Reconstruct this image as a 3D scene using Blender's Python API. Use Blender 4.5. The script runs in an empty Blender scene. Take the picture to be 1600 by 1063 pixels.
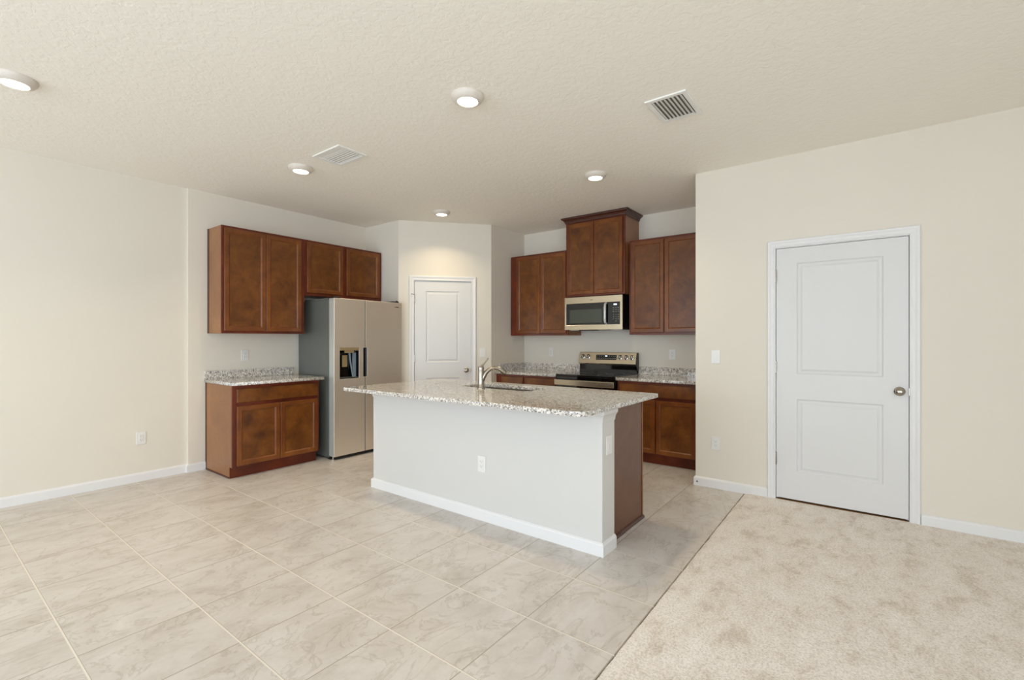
import bpy, bmesh, math, random
from mathutils import Vector, Matrix
random.seed(7)
sc = bpy.context.scene
COL = sc.collection
PI = math.pi

# ------------------------------------------------------------------ camera
cam_d = bpy.data.cameras.new('camera')
cam = bpy.data.objects.new('camera', cam_d)
COL.objects.link(cam)
cam.location = (0, 0, 1.3028)
cam.rotation_euler = (PI / 2, 0, 0.6396)
cam_d.sensor_width = 36
cam_d.lens = 729.8 / 1600 * 36
cam_d.shift_x = -12.7 / 1600
cam_d.clip_start = 0.02
sc.camera = cam

# ------------------------------------------------------------------ exposure, sky and daylight
sc.view_settings.view_transform = 'Standard'
sc.view_settings.look = 'None'
sc.view_settings.gamma = 1
sc.view_settings.use_curve_mapping = False
sc.view_settings.exposure = 0.11
w = bpy.data.worlds.new('world'); sc.world = w
w.use_nodes = True
w.node_tree.nodes['Background'].inputs[0].default_value = (0.75, 0.86, 1.0, 1)
w.node_tree.nodes['Background'].inputs[1].default_value = 1.0
sc.cycles.diffuse_bounces = 8
sc.cycles.max_bounces = 14

REAR = -5.2
RIGHT = 2.6
ADDED_WINDOW = (-4.6, -0.8, 0.25, 2.30)   # y0, y1, z0, z1 of a window added in the right wall for fill light
WINDOWS = [(-4.9, -1.6, 0.05, 2.40), (-1.0, 2.2, 0.05, 2.40)]   # x0, x1, z0, z1 in the wall behind the camera

def daylight(center, w, h, aim, power, color):
    l = bpy.data.lights.new('window_daylight', 'AREA')
    l.shape = 'RECTANGLE'; l.size = w; l.size_y = h
    l.energy = power; l.color = color
    o = bpy.data.objects.new('window_daylight', l); COL.objects.link(o)
    o.location = center
    o.rotation_euler = Vector(aim).to_track_quat('-Z', 'Y').to_euler()
DAY = (0.77, 0.88, 1.0)
P_REAR_A, P_REAR_B, P_SIDE, LAMP_POWER = 128.0, 62.0, 178.0, 4.7
C_LAMP = (1.0, 0.80, 0.50)
for (a, b, c, d), pw in zip(WINDOWS, (P_REAR_A, P_REAR_B)):
    daylight(((a + b) / 2, REAR - 0.10, (c + d) / 2), b - a, d - c, (0, 1, 0), pw, DAY)
a, b, c, d = ADDED_WINDOW
daylight((RIGHT + 0.10, (a + b) / 2, (c + d) / 2), b - a, d - c, (-1, 0, 0), P_SIDE, DAY)  # added side light, brightens the left cabinets and kitchen

# ------------------------------------------------------------------ materials
def lin(c):
    c = c / 255
    return c / 12.92 if c <= 0.04045 else ((c + 0.055) / 1.055) ** 2.4
def rgb(r, g, b): return (lin(r), lin(g), lin(b), 1)

class N:
    def __init__(s, name):
        s.m = bpy.data.materials.new(name); s.m.use_nodes = True
        s.t = s.m.node_tree; s.b = s.t.nodes['Principled BSDF']
        s.tc = None
    def node(s, ty, **kw):
        n = s.t.nodes.new(ty)
        for k, v in kw.items(): setattr(n, k, v)
        return n
    def link(s, a, b): s.t.links.new(a, b)
    def coord(s, scale=(1, 1, 1), which='Object', loc=(0, 0, 0)):
        if s.tc is None: s.tc = s.node('ShaderNodeTexCoord')
        mp = s.node('ShaderNodeMapping'); mp.inputs['Scale'].default_value = scale
        mp.inputs['Location'].default_value = loc
        s.link(s.tc.outputs[which], mp.inputs[0]); return mp.outputs[0]
    def noise(s, vec, scale, detail=3, rough=0.5, dist=0.0):
        n = s.node('ShaderNodeTexNoise'); n.inputs['Scale'].default_value = scale
        n.inputs['Detail'].default_value = detail; n.inputs['Roughness'].default_value = rough
        n.inputs['Distortion'].default_value = dist
        s.link(vec, n.inputs['Vector']); return n.outputs['Fac']
    def ramp(s, fac, stops, interp='LINEAR'):
        r = s.node('ShaderNodeValToRGB'); r.color_ramp.interpolation = interp
        e = r.color_ramp.elements
        while len(e) < len(stops): e.new(0.5)
        for i, (p, c) in enumerate(stops): e[i].position = p; e[i].color = c
        s.link(fac, r.inputs[0]); return r.outputs[0]
    def math(s, op, a, b=None):
        n = s.node('ShaderNodeMath', operation=op)
        for i, v in enumerate((a, b)):
            if v is None: continue
            if isinstance(v, (int, float)): n.inputs[i].default_value = v
            else: s.link(v, n.inputs[i])
        return n.outputs[0]
    def mix(s, fac, a, b, blend='MIX'):
        n = s.node('ShaderNodeMix', data_type='RGBA', blend_type=blend)
        for i, v in ((0, fac), (6, a), (7, b)):
            if isinstance(v, (int, float)): n.inputs[i].default_value = v
            elif isinstance(v, tuple): n.inputs[i].default_value = v
            else: s.link(v, n.inputs[i])
        return n.outputs[2]
    def bump(s, h, strength, dist):
        n = s.node('ShaderNodeBump'); n.inputs['Strength'].default_value = strength
        n.inputs['Distance'].default_value = dist
        s.link(h, n.inputs['Height']); s.link(n.outputs[0], s.b.inputs['Normal'])
    def set(s, **kw):
        for k, v in kw.items():
            k = k.replace('_', ' ')
            i = s.b.inputs[k]
            if isinstance(v, (int, float, tuple)): i.default_value = v
            else: s.link(v, i)
        return s.m

def plain(name, col, rough=0.5, metal=0.0, spec=0.5):
    n = N(name)
    f = n.noise(n.coord(), 3, 1)
    c = n.ramp(f, [(0.3, tuple(x * 0.985 for x in col[:3]) + (1,)), (0.7, col)])
    return n.set(Base_Color=c, Roughness=rough, Metallic=metal, Specular_IOR_Level=spec)

def wall_paint():
    n = N('wall_paint'); v = n.coord()
    h = n.noise(v, 90, 4, 0.6)
    n.bump(h, 0.12, 0.002)
    c = n.ramp(n.noise(v, 1.2, 2), [(0.3, rgb(221, 215, 203)), (0.7, rgb(223, 217, 205))])
    return n.set(Base_Color=c, Roughness=0.62, Specular_IOR_Level=0.3)
def ceiling_paint():
    n = N('ceiling_knockdown'); v = n.coord()
    a = n.noise(v, 26, 5, 0.6, 0.6)
    h = n.ramp(a, [(0.42, (0, 0, 0, 1)), (0.56, (1, 1, 1, 1))])
    n.bump(h, 0.32, 0.003)
    return n.set(Base_Color=rgb(244, 240, 231), Roughness=0.8, Specular_IOR_Level=0.2)
def island_paint():
    n = N('island_paint'); v = n.coord()
    n.bump(n.noise(v, 90, 4, 0.6), 0.1, 0.002)
    return n.set(Base_Color=rgb(207, 206, 203), Roughness=0.6, Specular_IOR_Level=0.3)

def wood(name, light, mid, dark, rough=0.33, mottle=5.0, seed=0.0):
    n = N(name)
    v = n.coord(which='Object', loc=(seed, seed * 0.7, seed * 1.3))
    grain = n.noise(n.coord((26, 26, 2.2), loc=(seed, 0, 0)), 3, 4, 0.6, 0.4)
    blotch = n.noise(v, mottle, 5, 0.62, 0.5)
    fine = n.noise(v, 42, 4, 0.6)
    c = n.ramp(blotch, [(0.30, dark), (0.5, mid), (0.72, light)])
    g = n.ramp(grain, [(0.3, (0.80, 0.78, 0.74, 1)), (0.65, (1.06, 1.04, 1.0, 1))])
    c = n.mix(0.55, c, g, 'MULTIPLY')
    f = n.ramp(fine, [(0.3, (0.85, 0.83, 0.8, 1)), (0.7, (1.08, 1.06, 1.02, 1))])
    c = n.mix(0.6, c, f, 'MULTIPLY')
    n.bump(grain, 0.05, 0.001)
    return n.set(Base_Color=c, Roughness=rough, Specular_IOR_Level=0.45)

def granite():
    n = N('speckled_granite'); v = n.coord()
    w1 = n.noise(v, 60, 3, 0.6)
    vo = n.node('ShaderNodeTexVoronoi'); vo.inputs['Scale'].default_value = 150
    n.link(v, vo.inputs['Vector'])
    sep = n.node('ShaderNodeSeparateColor'); n.link(vo.outputs['Color'], sep.inputs[0])
    c = n.ramp(sep.outputs[0], [(0.0, rgb(70, 70, 74)), (0.09, rgb(128, 126, 126)), (0.22, rgb(178, 174, 170)),
                                (0.40, rgb(208, 203, 196)), (0.62, rgb(228, 225, 220)), (0.82, rgb(238, 237, 234))], 'CONSTANT')
    vo2 = n.node('ShaderNodeTexVoronoi'); vo2.inputs['Scale'].default_value = 55
    n.link(v, vo2.inputs['Vector'])
    sep2 = n.node('ShaderNodeSeparateColor'); n.link(vo2.outputs['Color'], sep2.inputs[0])
    blot = n.ramp(sep2.outputs[1], [(0.0, rgb(126, 124, 126)), (0.12, rgb(190, 186, 182)), (0.32, rgb(248, 247, 244))], 'CONSTANT')
    c = n.mix(0.55, c, blot, 'MULTIPLY')
    c = n.mix(0.18, c, n.ramp(w1, [(0.4, rgb(168, 152, 134)), (0.6, rgb(236, 234, 230))]))
    return n.set(Base_Color=c, Roughness=0.07, Specular_IOR_Level=0.55)

TX, TY, TP = -1.2832, 0.4516, 0.4424
def tile():
    n = N('floor_tile')
    tc = n.node('ShaderNodeTexCoord'); n.tc = tc
    sx = n.node('ShaderNodeSeparateXYZ'); n.link(tc.outputs['Object'], sx.inputs[0])
    ux = n.math('DIVIDE', n.math('SUBTRACT', sx.outputs[0], TX), TP)
    uy = n.math('DIVIDE', n.math('SUBTRACT', sx.outputs[1], TY), TP)
    def edge(u):
        f = n.math('FRACT', u)
        return n.math('MINIMUM', f, n.math('SUBTRACT', 1.0, f))
    gy_ = n.math('LESS_THAN', edge(uy), 0.0074)
    gx_ = n.math('LESS_THAN', edge(ux), 0.0058)
    grout = n.math('MAXIMUM', gx_, gy_)
    cell = n.node('ShaderNodeCombineXYZ')
    n.link(n.math('FLOOR', ux), cell.inputs[0]); n.link(n.math('FLOOR', uy), cell.inputs[1])
    wn = n.node('ShaderNodeTexWhiteNoise', noise_dimensions='3D'); n.link(cell.outputs[0], wn.inputs['Vector'])
    va = n.node('ShaderNodeVectorMath', operation='SCALE'); n.link(wn.outputs['Color'], va.inputs[0]); va.inputs['Scale'].default_value = 30
    vb = n.node('ShaderNodeVectorMath', operation='ADD'); n.link(tc.outputs['Object'], vb.inputs[0]); n.link(va.outputs[0], vb.inputs[1])
    mp = n.node('ShaderNodeMapping'); mp.inputs['Scale'].default_value = (2.1, 1.25, 1); n.link(vb.outputs[0], mp.inputs[0])
    cloud = n.noise(mp.outputs[0], 2.6, 7, 0.66, 0.6)
    vein = n.noise(mp.outputs[0], 2.2, 5, 0.62, 1.1)
    vabs = n.math('ABSOLUTE', n.math('SUBTRACT', vein, 0.5))
    c = n.ramp(cloud, [(0.28, rgb(190, 182, 174)), (0.5, rgb(207, 201, 196)), (0.74, rgb(218, 214, 211))])
    vc = n.ramp(vabs, [(0.0, rgb(222, 217, 210)), (0.022, rgb(255, 255, 255))])
    c = n.mix(0.6, c, vc, 'MULTIPLY')
    fine = n.noise(tc.outputs['Object'], 60, 4, 0.6)
    c = n.mix(0.35, c, n.ramp(fine, [(0.3, rgb(238, 237, 235)), (0.7, rgb(255, 255, 255))]), 'MULTIPLY')
    c = n.mix(gx_, c, rgb(168, 156, 142))  # dark tint stands for grout lines that catch less light
    groove_shade = n.math('LESS_THAN', n.math('ABSOLUTE', n.math('SUBTRACT', n.math('FRACT', uy), 0.0092)), 0.0020)  # shaded side of the grout groove, painted as a dark band
    c = n.mix(groove_shade, c, rgb(160, 149, 135))
    c = n.mix(gy_, c, rgb(228, 221, 212))  # pale tint stands for the gleam on these grout lines
    hh = n.math('SUBTRACT', 1.0, grout)
    n.bump(n.math('ADD', hh, n.math('MULTIPLY', cloud, 0.15)), 0.55, 0.002)
    return n.set(Base_Color=c, Roughness=n.math('ADD', 0.34, n.math('MULTIPLY', grout, 0.4)), Specular_IOR_Level=0.45)

def carpet_mat():
    n = N('carpet_pile'); v = n.coord()
    big = n.noise(n.coord((1.8, 1.0, 1)), 4.2, 6, 0.74, 0.3)
    tuft = n.noise(v, 120, 3, 0.75)
    mid = n.noise(v, 45, 3, 0.6)
    c = n.ramp(big, [(0.36, rgb(214, 204, 194)), (0.47, rgb(232, 225, 219)), (0.62, rgb(238, 233, 229))])
    c = n.mix(0.8, c, n.ramp(tuft, [(0.34, (0.68, 0.66, 0.63, 1)), (0.56, (1.04, 1.04, 1.04, 1))]), 'MULTIPLY')
    n.bump(n.math('ADD', tuft, n.math('MULTIPLY', mid, 0.6)), 0.6, 0.005)
    return n.set(Base_Color=c, Roughness=0.95, Specular_IOR_Level=0.05)

def steel(name, col, rough=0.3, axis='z', metal=0.95):
    n = N(name)
    s = {'z': (240, 240, 1.5), 'x': (1.5, 240, 240)}[axis]
    g = n.noise(n.coord(s), 1, 3, 0.6)
    r = n.math('ADD', rough - 0.06, n.math('MULTIPLY', g, 0.12))
    n.bump(g, 0.03, 0.0005)
    return n.set(Base_Color=col, Roughness=r, Metallic=metal)

def emit(name, col, strength):
    n = N(name)
    n.set(Base_Color=col, Emission_Color=col, Emission_Strength=strength)
    return n.m

M = dict(
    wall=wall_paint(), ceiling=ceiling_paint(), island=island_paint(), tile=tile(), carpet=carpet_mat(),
    trim=plain('white_trim', rgb(226, 226, 226), 0.35), door=plain('white_door', rgb(217, 217, 216), 0.38),
    frame=wood('stained_frame', rgb(138, 82, 34), rgb(116, 64, 24), rgb(92, 46, 16), 0.3, 3.0),
    face=wood('stained_face_frame', rgb(118, 50, 22), rgb(98, 38, 16), rgb(78, 28, 12), 0.32, 3.0, 4.1),
    panel=wood('stained_panel', rgb(128, 78, 28), rgb(106, 60, 17), rgb(76, 40, 11), 0.34, 6.0, 9.3),
    side=wood('wood_side_reflection', rgb(164, 116, 76), rgb(148, 102, 64), rgb(132, 88, 56), 0.3, 2.0, 2.2),  # lighter tan puts the side panels' reflection into the wood colour
    endp=wood('end_panel_veneer', rgb(122, 86, 64), rgb(108, 72, 52), rgb(94, 60, 42), 0.3, 2.0, 6.2),
    dark=plain('dark_stained_moulding', rgb(70, 30, 18), 0.3),
    granite=granite(),
    steel=steel('brushed_steel', rgb(238, 230, 218), 0.38, 'z', 0.85), steelx=steel('brushed_steel_across', rgb(196, 184, 162), 0.24, 'x'),
    doorside=plain('steel_door_side', rgb(196, 200, 196), 0.3, 0.35),
    bodygrey=plain('grey_enamel', rgb(96, 100, 96), 0.28), black=plain('black_plastic', rgb(14, 14, 15), 0.3),
    glass=plain('black_glass', rgb(8, 9, 10), 0.05, 0, 0.6), smoked=plain('smoked_window', rgb(62, 68, 58), 0.08, 0, 0.6),
    nickel=plain('satin_nickel', rgb(170, 163, 153), 0.24, 1.0), chrome=plain('bright_metal', rgb(215, 212, 205), 0.15, 1.0),
    sink=plain('sink_steel', rgb(150, 146, 140), 0.3, 0.9), white=plain('white_plastic', rgb(226, 225, 222), 0.3),
    slot=plain('dark_slot', rgb(60, 58, 56), 0.6), vent=plain('white_vent_metal', rgb(236, 236, 232), 0.4),
    ductdark=plain('duct_shadow_metal', rgb(118, 116, 110), 0.7), ring=plain('lamp_ring', rgb(216, 209, 199), 0.45), mark=plain('grey_print', rgb(190, 190, 184), 0.5),  # lamp ring is white plastic; ceiling bounce tint put into its colour
    bluegrey=plain('blue_reflection_tint', rgb(120, 134, 146), 0.2), tan=plain('silver_paddle', rgb(170, 150, 112), 0.3, 0.4),
    lens=emit('lamp_lens', (1.0, 0.93, 0.80, 1), 6.0), lcd=emit('lit_display', (0.75, 0.9, 1.0, 1), 1.2),
    logo=plain('logo_grey', rgb(66, 56, 44), 0.4), threshold=plain('bare_wood_edge', rgb(150, 108, 60), 0.6),
)

# ------------------------------------------------------------------ mesh helpers
class MB:
    def __init__(s): s.bm = bmesh.new()
    def box(s, x0, x1, y0, y1, z0, z1):
        v = [s.bm.verts.new(p) for p in ((x0,y0,z0),(x1,y0,z0),(x1,y1,z0),(x0,y1,z0),(x0,y0,z1),(x1,y0,z1),(x1,y1,z1),(x0,y1,z1))]
        for f in ((0,3,2,1),(4,5,6,7),(0,1,5,4),(1,2,6,5),(2,3,7,6),(3,0,4,7)): s.bm.faces.new([v[i] for i in f])
        return s
    def slab(s, xs, zs, missing, y0, y1, plane='xz'):
        """grid slab between y0 (front) and y1 (back) with missing cells"""
        P = {}
        def vt(i, j, k):
            if (i, j, k) not in P:
                y = (y0, y1)[k]
                P[i, j, k] = s.bm.verts.new((xs[i], y, zs[j]) if plane == 'xz' else (xs[i], zs[j], y))
            return P[i, j, k]
        nx, nz = len(xs) - 1, len(zs) - 1
        has = lambda i, j: 0 <= i < nx and 0 <= j < nz and (i, j) not in missing
        for i in range(nx):
            for j in range(nz):
                if not has(i, j): continue
                s.bm.faces.new([vt(i,j,0), vt(i+1,j,0), vt(i+1,j+1,0), vt(i,j+1,0)])
                s.bm.faces.new([vt(i,j,1), vt(i,j+1,1), vt(i+1,j+1,1), vt(i+1,j,1)])
                if not has(i-1, j): s.bm.faces.new([vt(i,j,0), vt(i,j+1,0), vt(i,j+1,1), vt(i,j,1)])
                if not has(i+1, j): s.bm.faces.new([vt(i+1,j,0), vt(i+1,j,1), vt(i+1,j+1,1), vt(i+1,j+1,0)])
                if not has(i, j-1): s.bm.faces.new([vt(i,j,0), vt(i,j,1), vt(i+1,j,1), vt(i+1,j,0)])
                if not has(i, j+1): s.bm.faces.new([vt(i,j+1,0), vt(i+1,j+1,0), vt(i+1,j+1,1), vt(i,j+1,1)])
        return s
    def rings(s, x0, x1, z0, z1, steps, close=True):
        """nested rectangles: steps = [(inset, y)], the last one filled"""
        prev = None
        for ins, y in steps:
            r = [s.bm.verts.new(p) for p in ((x0+ins,y,z0+ins),(x1-ins,y,z0+ins),(x1-ins,y,z1-ins),(x0+ins,y,z1-ins))]
            if prev:
                for k in range(4): s.bm.faces.new([prev[k], prev[(k+1)%4], r[(k+1)%4], r[k]])
            prev = r
        if close: s.bm.faces.new(prev)
        return s
    def lathe(s, prof, n=24, mat=None, cap=True):
        """profile [(r, h)] around local z, placed by mat"""
        mat = mat or Matrix()
        R = []
        for r, h in prof:
            if r < 1e-6: R.append([s.bm.verts.new(mat @ Vector((0, 0, h)))])
            else: R.append([s.bm.verts.new(mat @ Vector((r*math.cos(2*PI*k/n), r*math.sin(2*PI*k/n), h))) for k in range(n)])
        for a, b in zip(R, R[1:]):
            for k in range(n):
                k2 = (k+1) % n
                if len(a) == 1 and len(b) == 1: continue
                if len(a) == 1: s.bm.faces.new([a[0], b[k2], b[k]])
                elif len(b) == 1: s.bm.faces.new([a[k], a[k2], b[0]])
                else: s.bm.faces.new([a[k], a[k2], b[k2], b[k]])
        if cap:
            if len(R[0]) > 1: s.bm.faces.new(R[0][::-1])
            if len(R[-1]) > 1: s.bm.faces.new(R[-1])
        return s
    def tube(s, pts, rad, n=14, flat=1.0):
        """smooth swept tube; rad list per point"""
        pts = [Vector(p) for p in pts]; rings = []
        side = None
        for i, p in enumerate(pts):
            t = (pts[min(i+1, len(pts)-1)] - pts[max(i-1, 0)]).normalized()
            if side is None:
                side = t.cross(Vector((0.13, 0.21, 1))).normalized()
                if side.length < 0.1: side = Vector((1, 0, 0))
            side = (side - t * side.dot(t)).normalized(); up = t.cross(side)
            r = rad[i] if isinstance(rad, (list, tuple)) else rad
            rings.append([s.bm.verts.new(p + side * (r*math.cos(2*PI*k/n)) + up * (r*flat*math.sin(2*PI*k/n))) for k in range(n)])
        for a, b in zip(rings, rings[1:]):
            for k in range(n): s.bm.faces.new([a[k], a[(k+1)%n], b[(k+1)%n], b[k]])
        s.bm.faces.new(rings[0][::-1]); s.bm.faces.new(rings[-1])
        return s
    def sweep(s, path, prof, z0=0.0, closed=False):
        """sweep profile [(out, z)] along a 2D path; 'out' is to the right of travel, mitred"""
        n = len(path); P = [Vector(p) for p in path]; rows = []
        for i in range(n):
            def nrm(a, b): d = (b - a).normalized(); return Vector((d.y, -d.x))
            if closed: n1, n2 = nrm(P[i-1], P[i]), nrm(P[i], P[(i+1) % n])
            else:
                n1 = nrm(P[i-1], P[i]) if i else nrm(P[0], P[1])
                n2 = nrm(P[i], P[i+1]) if i < n-1 else n1
            m = (n1 + n2); m = m / m.dot(n1) if m.length > 1e-6 else n1
            rows.append([s.bm.verts.new((P[i].x + m.x*o, P[i].y + m.y*o, z0 + z)) for o, z in prof])
        k = len(prof); rng = range(n if closed else n-1)
        for i in rng:
            a, b = rows[i], rows[(i+1) % n]
            for j in range(k): s.bm.faces.new([a[j], b[j], b[(j+1)%k], a[(j+1)%k]])
        if not closed:
            s.bm.faces.new(rows[0][::-1]); s.bm.faces.new(rows[-1])
        return s
    def casing(s, xl, xr, zt, prof, z0=0.0):
        """door casing: profile [(u outward, v proud)] mitred round a doorway"""
        cols = [[s.bm.verts.new((x + sx*u, -v, z + sz*u)) for u, v in prof]
                for x, z, sx, sz in ((xl, z0, -1, 0), (xl, zt, -1, 1), (xr, zt, 1, 1), (xr, z0, 1, 0))]
        k = len(prof)
        for a, b in zip(cols, cols[1:]):
            for j in range(k): s.bm.faces.new([a[j], b[j], b[(j+1)%k], a[(j+1)%k]])
        s.bm.faces.new(cols[0]); s.bm.faces.new(cols[-1][::-1])
        return s
    def build(s, name, mat, parent=None, bevel=0.0, smooth=False, seg=2):
        bmesh.ops.recalc_face_normals(s.bm, faces=s.bm.faces)
        me = bpy.data.meshes.new(name); s.bm.to_mesh(me); s.bm.free()
        if smooth:
            for p in me.polygons: p.use_smooth = True
        me.materials.append(mat)
        o = bpy.data.objects.new(name, me); COL.objects.link(o)
        if parent: o.parent = parent
        if bevel:
            b = o.modifiers.new('bevel', 'BEVEL'); b.width = bevel; b.segments = seg; b.limit_method = 'ANGLE'; b.angle_limit = 0.6
        if smooth:
            try: me.set_sharp_from_angle(angle=0.7)
            except Exception: pass
        return o

def box(name, mat, parent, x0, x1, y0, y1, z0, z1, bevel=0.0):
    return MB().box(x0, x1, y0, y1, z0, z1).build(name, mat, parent, bevel)

def tag(o, label, cat=None, group=None, kind=None):
    o['label'] = label
    if cat: o['category'] = cat
    if group: o['group'] = group
    if kind: o['kind'] = kind
    return o
def thing(name, label, cat, loc=(0, 0, 0), rz=0.0, group=None):
    o = bpy.data.objects.new(name, None); COL.objects.link(o)
    o.empty_display_size = 0.1
    o.location = loc; o.rotation_euler = (0, 0, rz)
    return tag(o, label, cat, group)
def copy_tree(o, parent=None):
    c = o.copy(); COL.objects.link(c)
    if parent: c.parent = parent
    for ch in list(o.children): copy_tree(ch, c)
    return c
def structure(o, label):
    o['kind'] = 'structure'; o['label'] = label; return o
def poly_mesh(name, loops, z0, z1, mat, parent=None, bevel=0.0):
    """horizontal plate from closed 2D loops (first outer, others holes)"""
    cu = bpy.data.curves.new(name, 'CURVE'); cu.dimensions = '2D'; cu.fill_mode = 'BOTH'
    for lp in loops:
        sp = cu.splines.new('POLY'); sp.points.add(len(lp) - 1); sp.use_cyclic_u = True
        for i, (x, y) in enumerate(lp): sp.points[i].co = (x, y, 0, 1)
    cu.extrude = (z1 - z0) / 2 - bevel
    cu.bevel_depth = bevel; cu.bevel_resolution = 2; cu.offset = -bevel
    tmp = bpy.data.objects.new(name, cu); COL.objects.link(tmp)
    dg = bpy.context.evaluated_depsgraph_get()
    me = bpy.data.meshes.new_from_object(tmp.evaluated_get(dg))
    bpy.data.objects.remove(tmp)
    me.transform(Matrix.Translation((0, 0, (z0 + z1) / 2)))
    me.materials.clear(); me.materials.append(mat)
    o = bpy.data.objects.new(name, me); COL.objects.link(o)
    if parent: o.parent = parent
    return o
def text_mesh(name, txt, size, mat, parent, mtx, depth=0.0004):
    cu = bpy.data.curves.new(name, 'FONT'); cu.body = txt; cu.size = size; cu.extrude = depth
    cu.align_x = 'CENTER'; cu.align_y = 'CENTER'; cu.space_line = 1.0
    tmp = bpy.data.objects.new(name, cu); COL.objects.link(tmp)
    dg = bpy.context.evaluated_depsgraph_get()
    me = bpy.data.meshes.new_from_object(tmp.evaluated_get(dg)); bpy.data.objects.remove(tmp)
    me.transform(mtx); me.materials.clear(); me.materials.append(mat)
    o = bpy.data.objects.new(name, me); COL.objects.link(o); o.parent = parent
    return o
def round_rect(x0, x1, y0, y1, r=(0, 0, 0, 0), n=8):
    """corners order: (x0,y0),(x1,y0),(x1,y1),(x0,y1)"""
    out = []
    for (cx, cy, sx, sy, a0), rr in zip(((x0,y0,1,1,PI),(x1,y0,-1,1,1.5*PI),(x1,y1,-1,-1,0),(x0,y1,1,-1,0.5*PI)), r):
        if rr <= 0: out.append((cx, cy)); continue
        for k in range(n + 1):
            a = a0 + k / n * PI / 2
            out.append((cx + sx*rr + rr*math.cos(a), cy + sy*rr + rr*math.sin(a)))
    return out

# ------------------------------------------------------------------ the room
XL, XC, YK = -5.388, -5.361, 3.764
PA, PB = Vector((-4.69, 3.764)), Vector((-3.918, 4.639))
XQ, YB, XE, YD, ZC = -3.918, 5.368, -1.243, 4.32, 2.797
JOG = 1.737
CARPET_X = -0.8395
DIAG = math.atan2((PB - PA).y, (PB - PA).x)

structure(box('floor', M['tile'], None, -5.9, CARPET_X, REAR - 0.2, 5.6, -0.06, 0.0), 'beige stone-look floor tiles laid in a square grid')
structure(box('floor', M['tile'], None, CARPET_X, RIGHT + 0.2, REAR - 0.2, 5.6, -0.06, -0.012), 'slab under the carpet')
structure(box('ceiling', M['ceiling'], None, -5.9, RIGHT + 0.2, REAR - 0.2, 5.6, ZC, ZC + 0.08), 'textured off-white ceiling')
# carpet: gently wavy sheet with a tucked edge
def carpet():
    s = MB(); bm = s.bm; nx, ny = 90, 160
    x0, x1, y0, y1 = CARPET_X + 0.002, RIGHT, REAR, YD
    V = []
    for i in range(nx + 1):
        row = []
        for j in range(ny + 1):
            x = x0 + (x1 - x0) * i / nx; y = y0 + (y1 - y0) * j / ny
            z = 0.006 + 0.0015 * math.sin(x * 7 + math.sin(y * 5)) * math.sin(y * 6.1)
            if i == 0: z = -0.004; x += 0.0015 * math.sin(y * 40) + 0.001 * math.sin(y * 93)
            row.append(bm.verts.new((x, y, z)))
        V.append(row)
    for i in range(nx):
        for j in range(ny): bm.faces.new([V[i][j], V[i+1][j], V[i+1][j+1], V[i][j+1]])
    return s.build('carpet', M['carpet'], None, smooth=True)
tag(carpet(), 'light beige cut-pile carpet beside the tiles in front of the white door', 'carpet', kind='stuff')

def wall(name, p0, p1, label, holes=(), thick=0.12, backing=False):
    """p0 -> p1 runs left to right as seen from inside; holes in (x0, x1, z0, z1)"""
    p0, p1 = Vector(p0), Vector(p1); L = (p1 - p0).length
    xs = sorted({0.0, L} | {h[0] for h in holes} | {h[1] for h in holes})
    zs = sorted({0.0, ZC} | {h[2] for h in holes} | {h[3] for h in holes})
    miss = set()
    for i in range(len(xs) - 1):
        for j in range(len(zs) - 1):
            cx, cz = (xs[i] + xs[i+1]) / 2, (zs[j] + zs[j+1]) / 2
            if any(h[0] < cx < h[1] and h[2] < cz < h[3] for h in holes): miss.add((i, j))
    s = MB().slab(xs, zs, miss, 0.0, thick)
    if backing:
        for h in holes: s.box(h[0] - 0.02, h[1] + 0.02, thick + 0.002, thick + 0.03, h[2], h[3] + 0.02)
    o = s.build(name, M['wall'])
    o.location = (p0.x, p0.y, 0); o.rotation_euler = (0, 0, math.atan2((p1 - p0).y, (p1 - p0).x))
    return structure(o, label)

wall('wall_left', (XL, REAR), (XL, JOG), 'plain greige wall on the left')
wall('wall_left', (XC, JOG), (XC, YK), 'greige wall behind the refrigerator and left cabinets')
wall('wall_pantry', (XC, YK), tuple(PA), 'short greige wall beside the refrigerator')
P_HOLE = (0.190, 0.910, 0.0, 2.050)
wall('wall_pantry', tuple(PA), tuple(PB), 'angled greige wall holding the pantry door', [P_HOLE], 0.1, True)
wall('wall_pantry', tuple(PB), (XQ, YB), 'short greige wall at the left end of the cooking counter')
wall('wall_back', (XQ, YB), (XE, YB), 'greige wall behind the range')
wall('wall_back', (XE, YB), (XE, YD + 0.12), 'end wall of the cooking alcove')
D_HOLE = (XE * -1 - 0.6055, XE * -1 + 0.2405, 0.0, 2.051)
wall('wall_right', (XE, YD), (RIGHT, YD), 'greige wall with the large white door', [D_HOLE], 0.12, True)
wall('wall_right', (RIGHT, YD), (RIGHT, REAR), 'wall right of the carpet with an added window for fill light', [(YD - ADDED_WINDOW[1], YD - ADDED_WINDOW[0]) + ADDED_WINDOW[2:]])
wall('wall_rear', (RIGHT, REAR), (XL, REAR), 'wall behind the viewpoint',
     [(RIGHT - b, RIGHT - a, c, d) for a, b, c, d in WINDOWS])

# windows behind the viewpoint
for i, (a, b, c, d) in enumerate(WINDOWS):
    s = MB(); y0, y1 = REAR - 0.07, REAR - 0.03
    for x in (a, (a + b) / 2 - 0.03, b - 0.06): s.box(x, x + 0.06, y0, y1, c, d)
    for z in (c, d - 0.06): s.box(a, b, y0 + 0.002, y1 - 0.002, z, z + 0.06)
    structure(s.build('window_%d' % (i + 1), M['trim']), 'white window frame behind the viewpoint')

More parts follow.
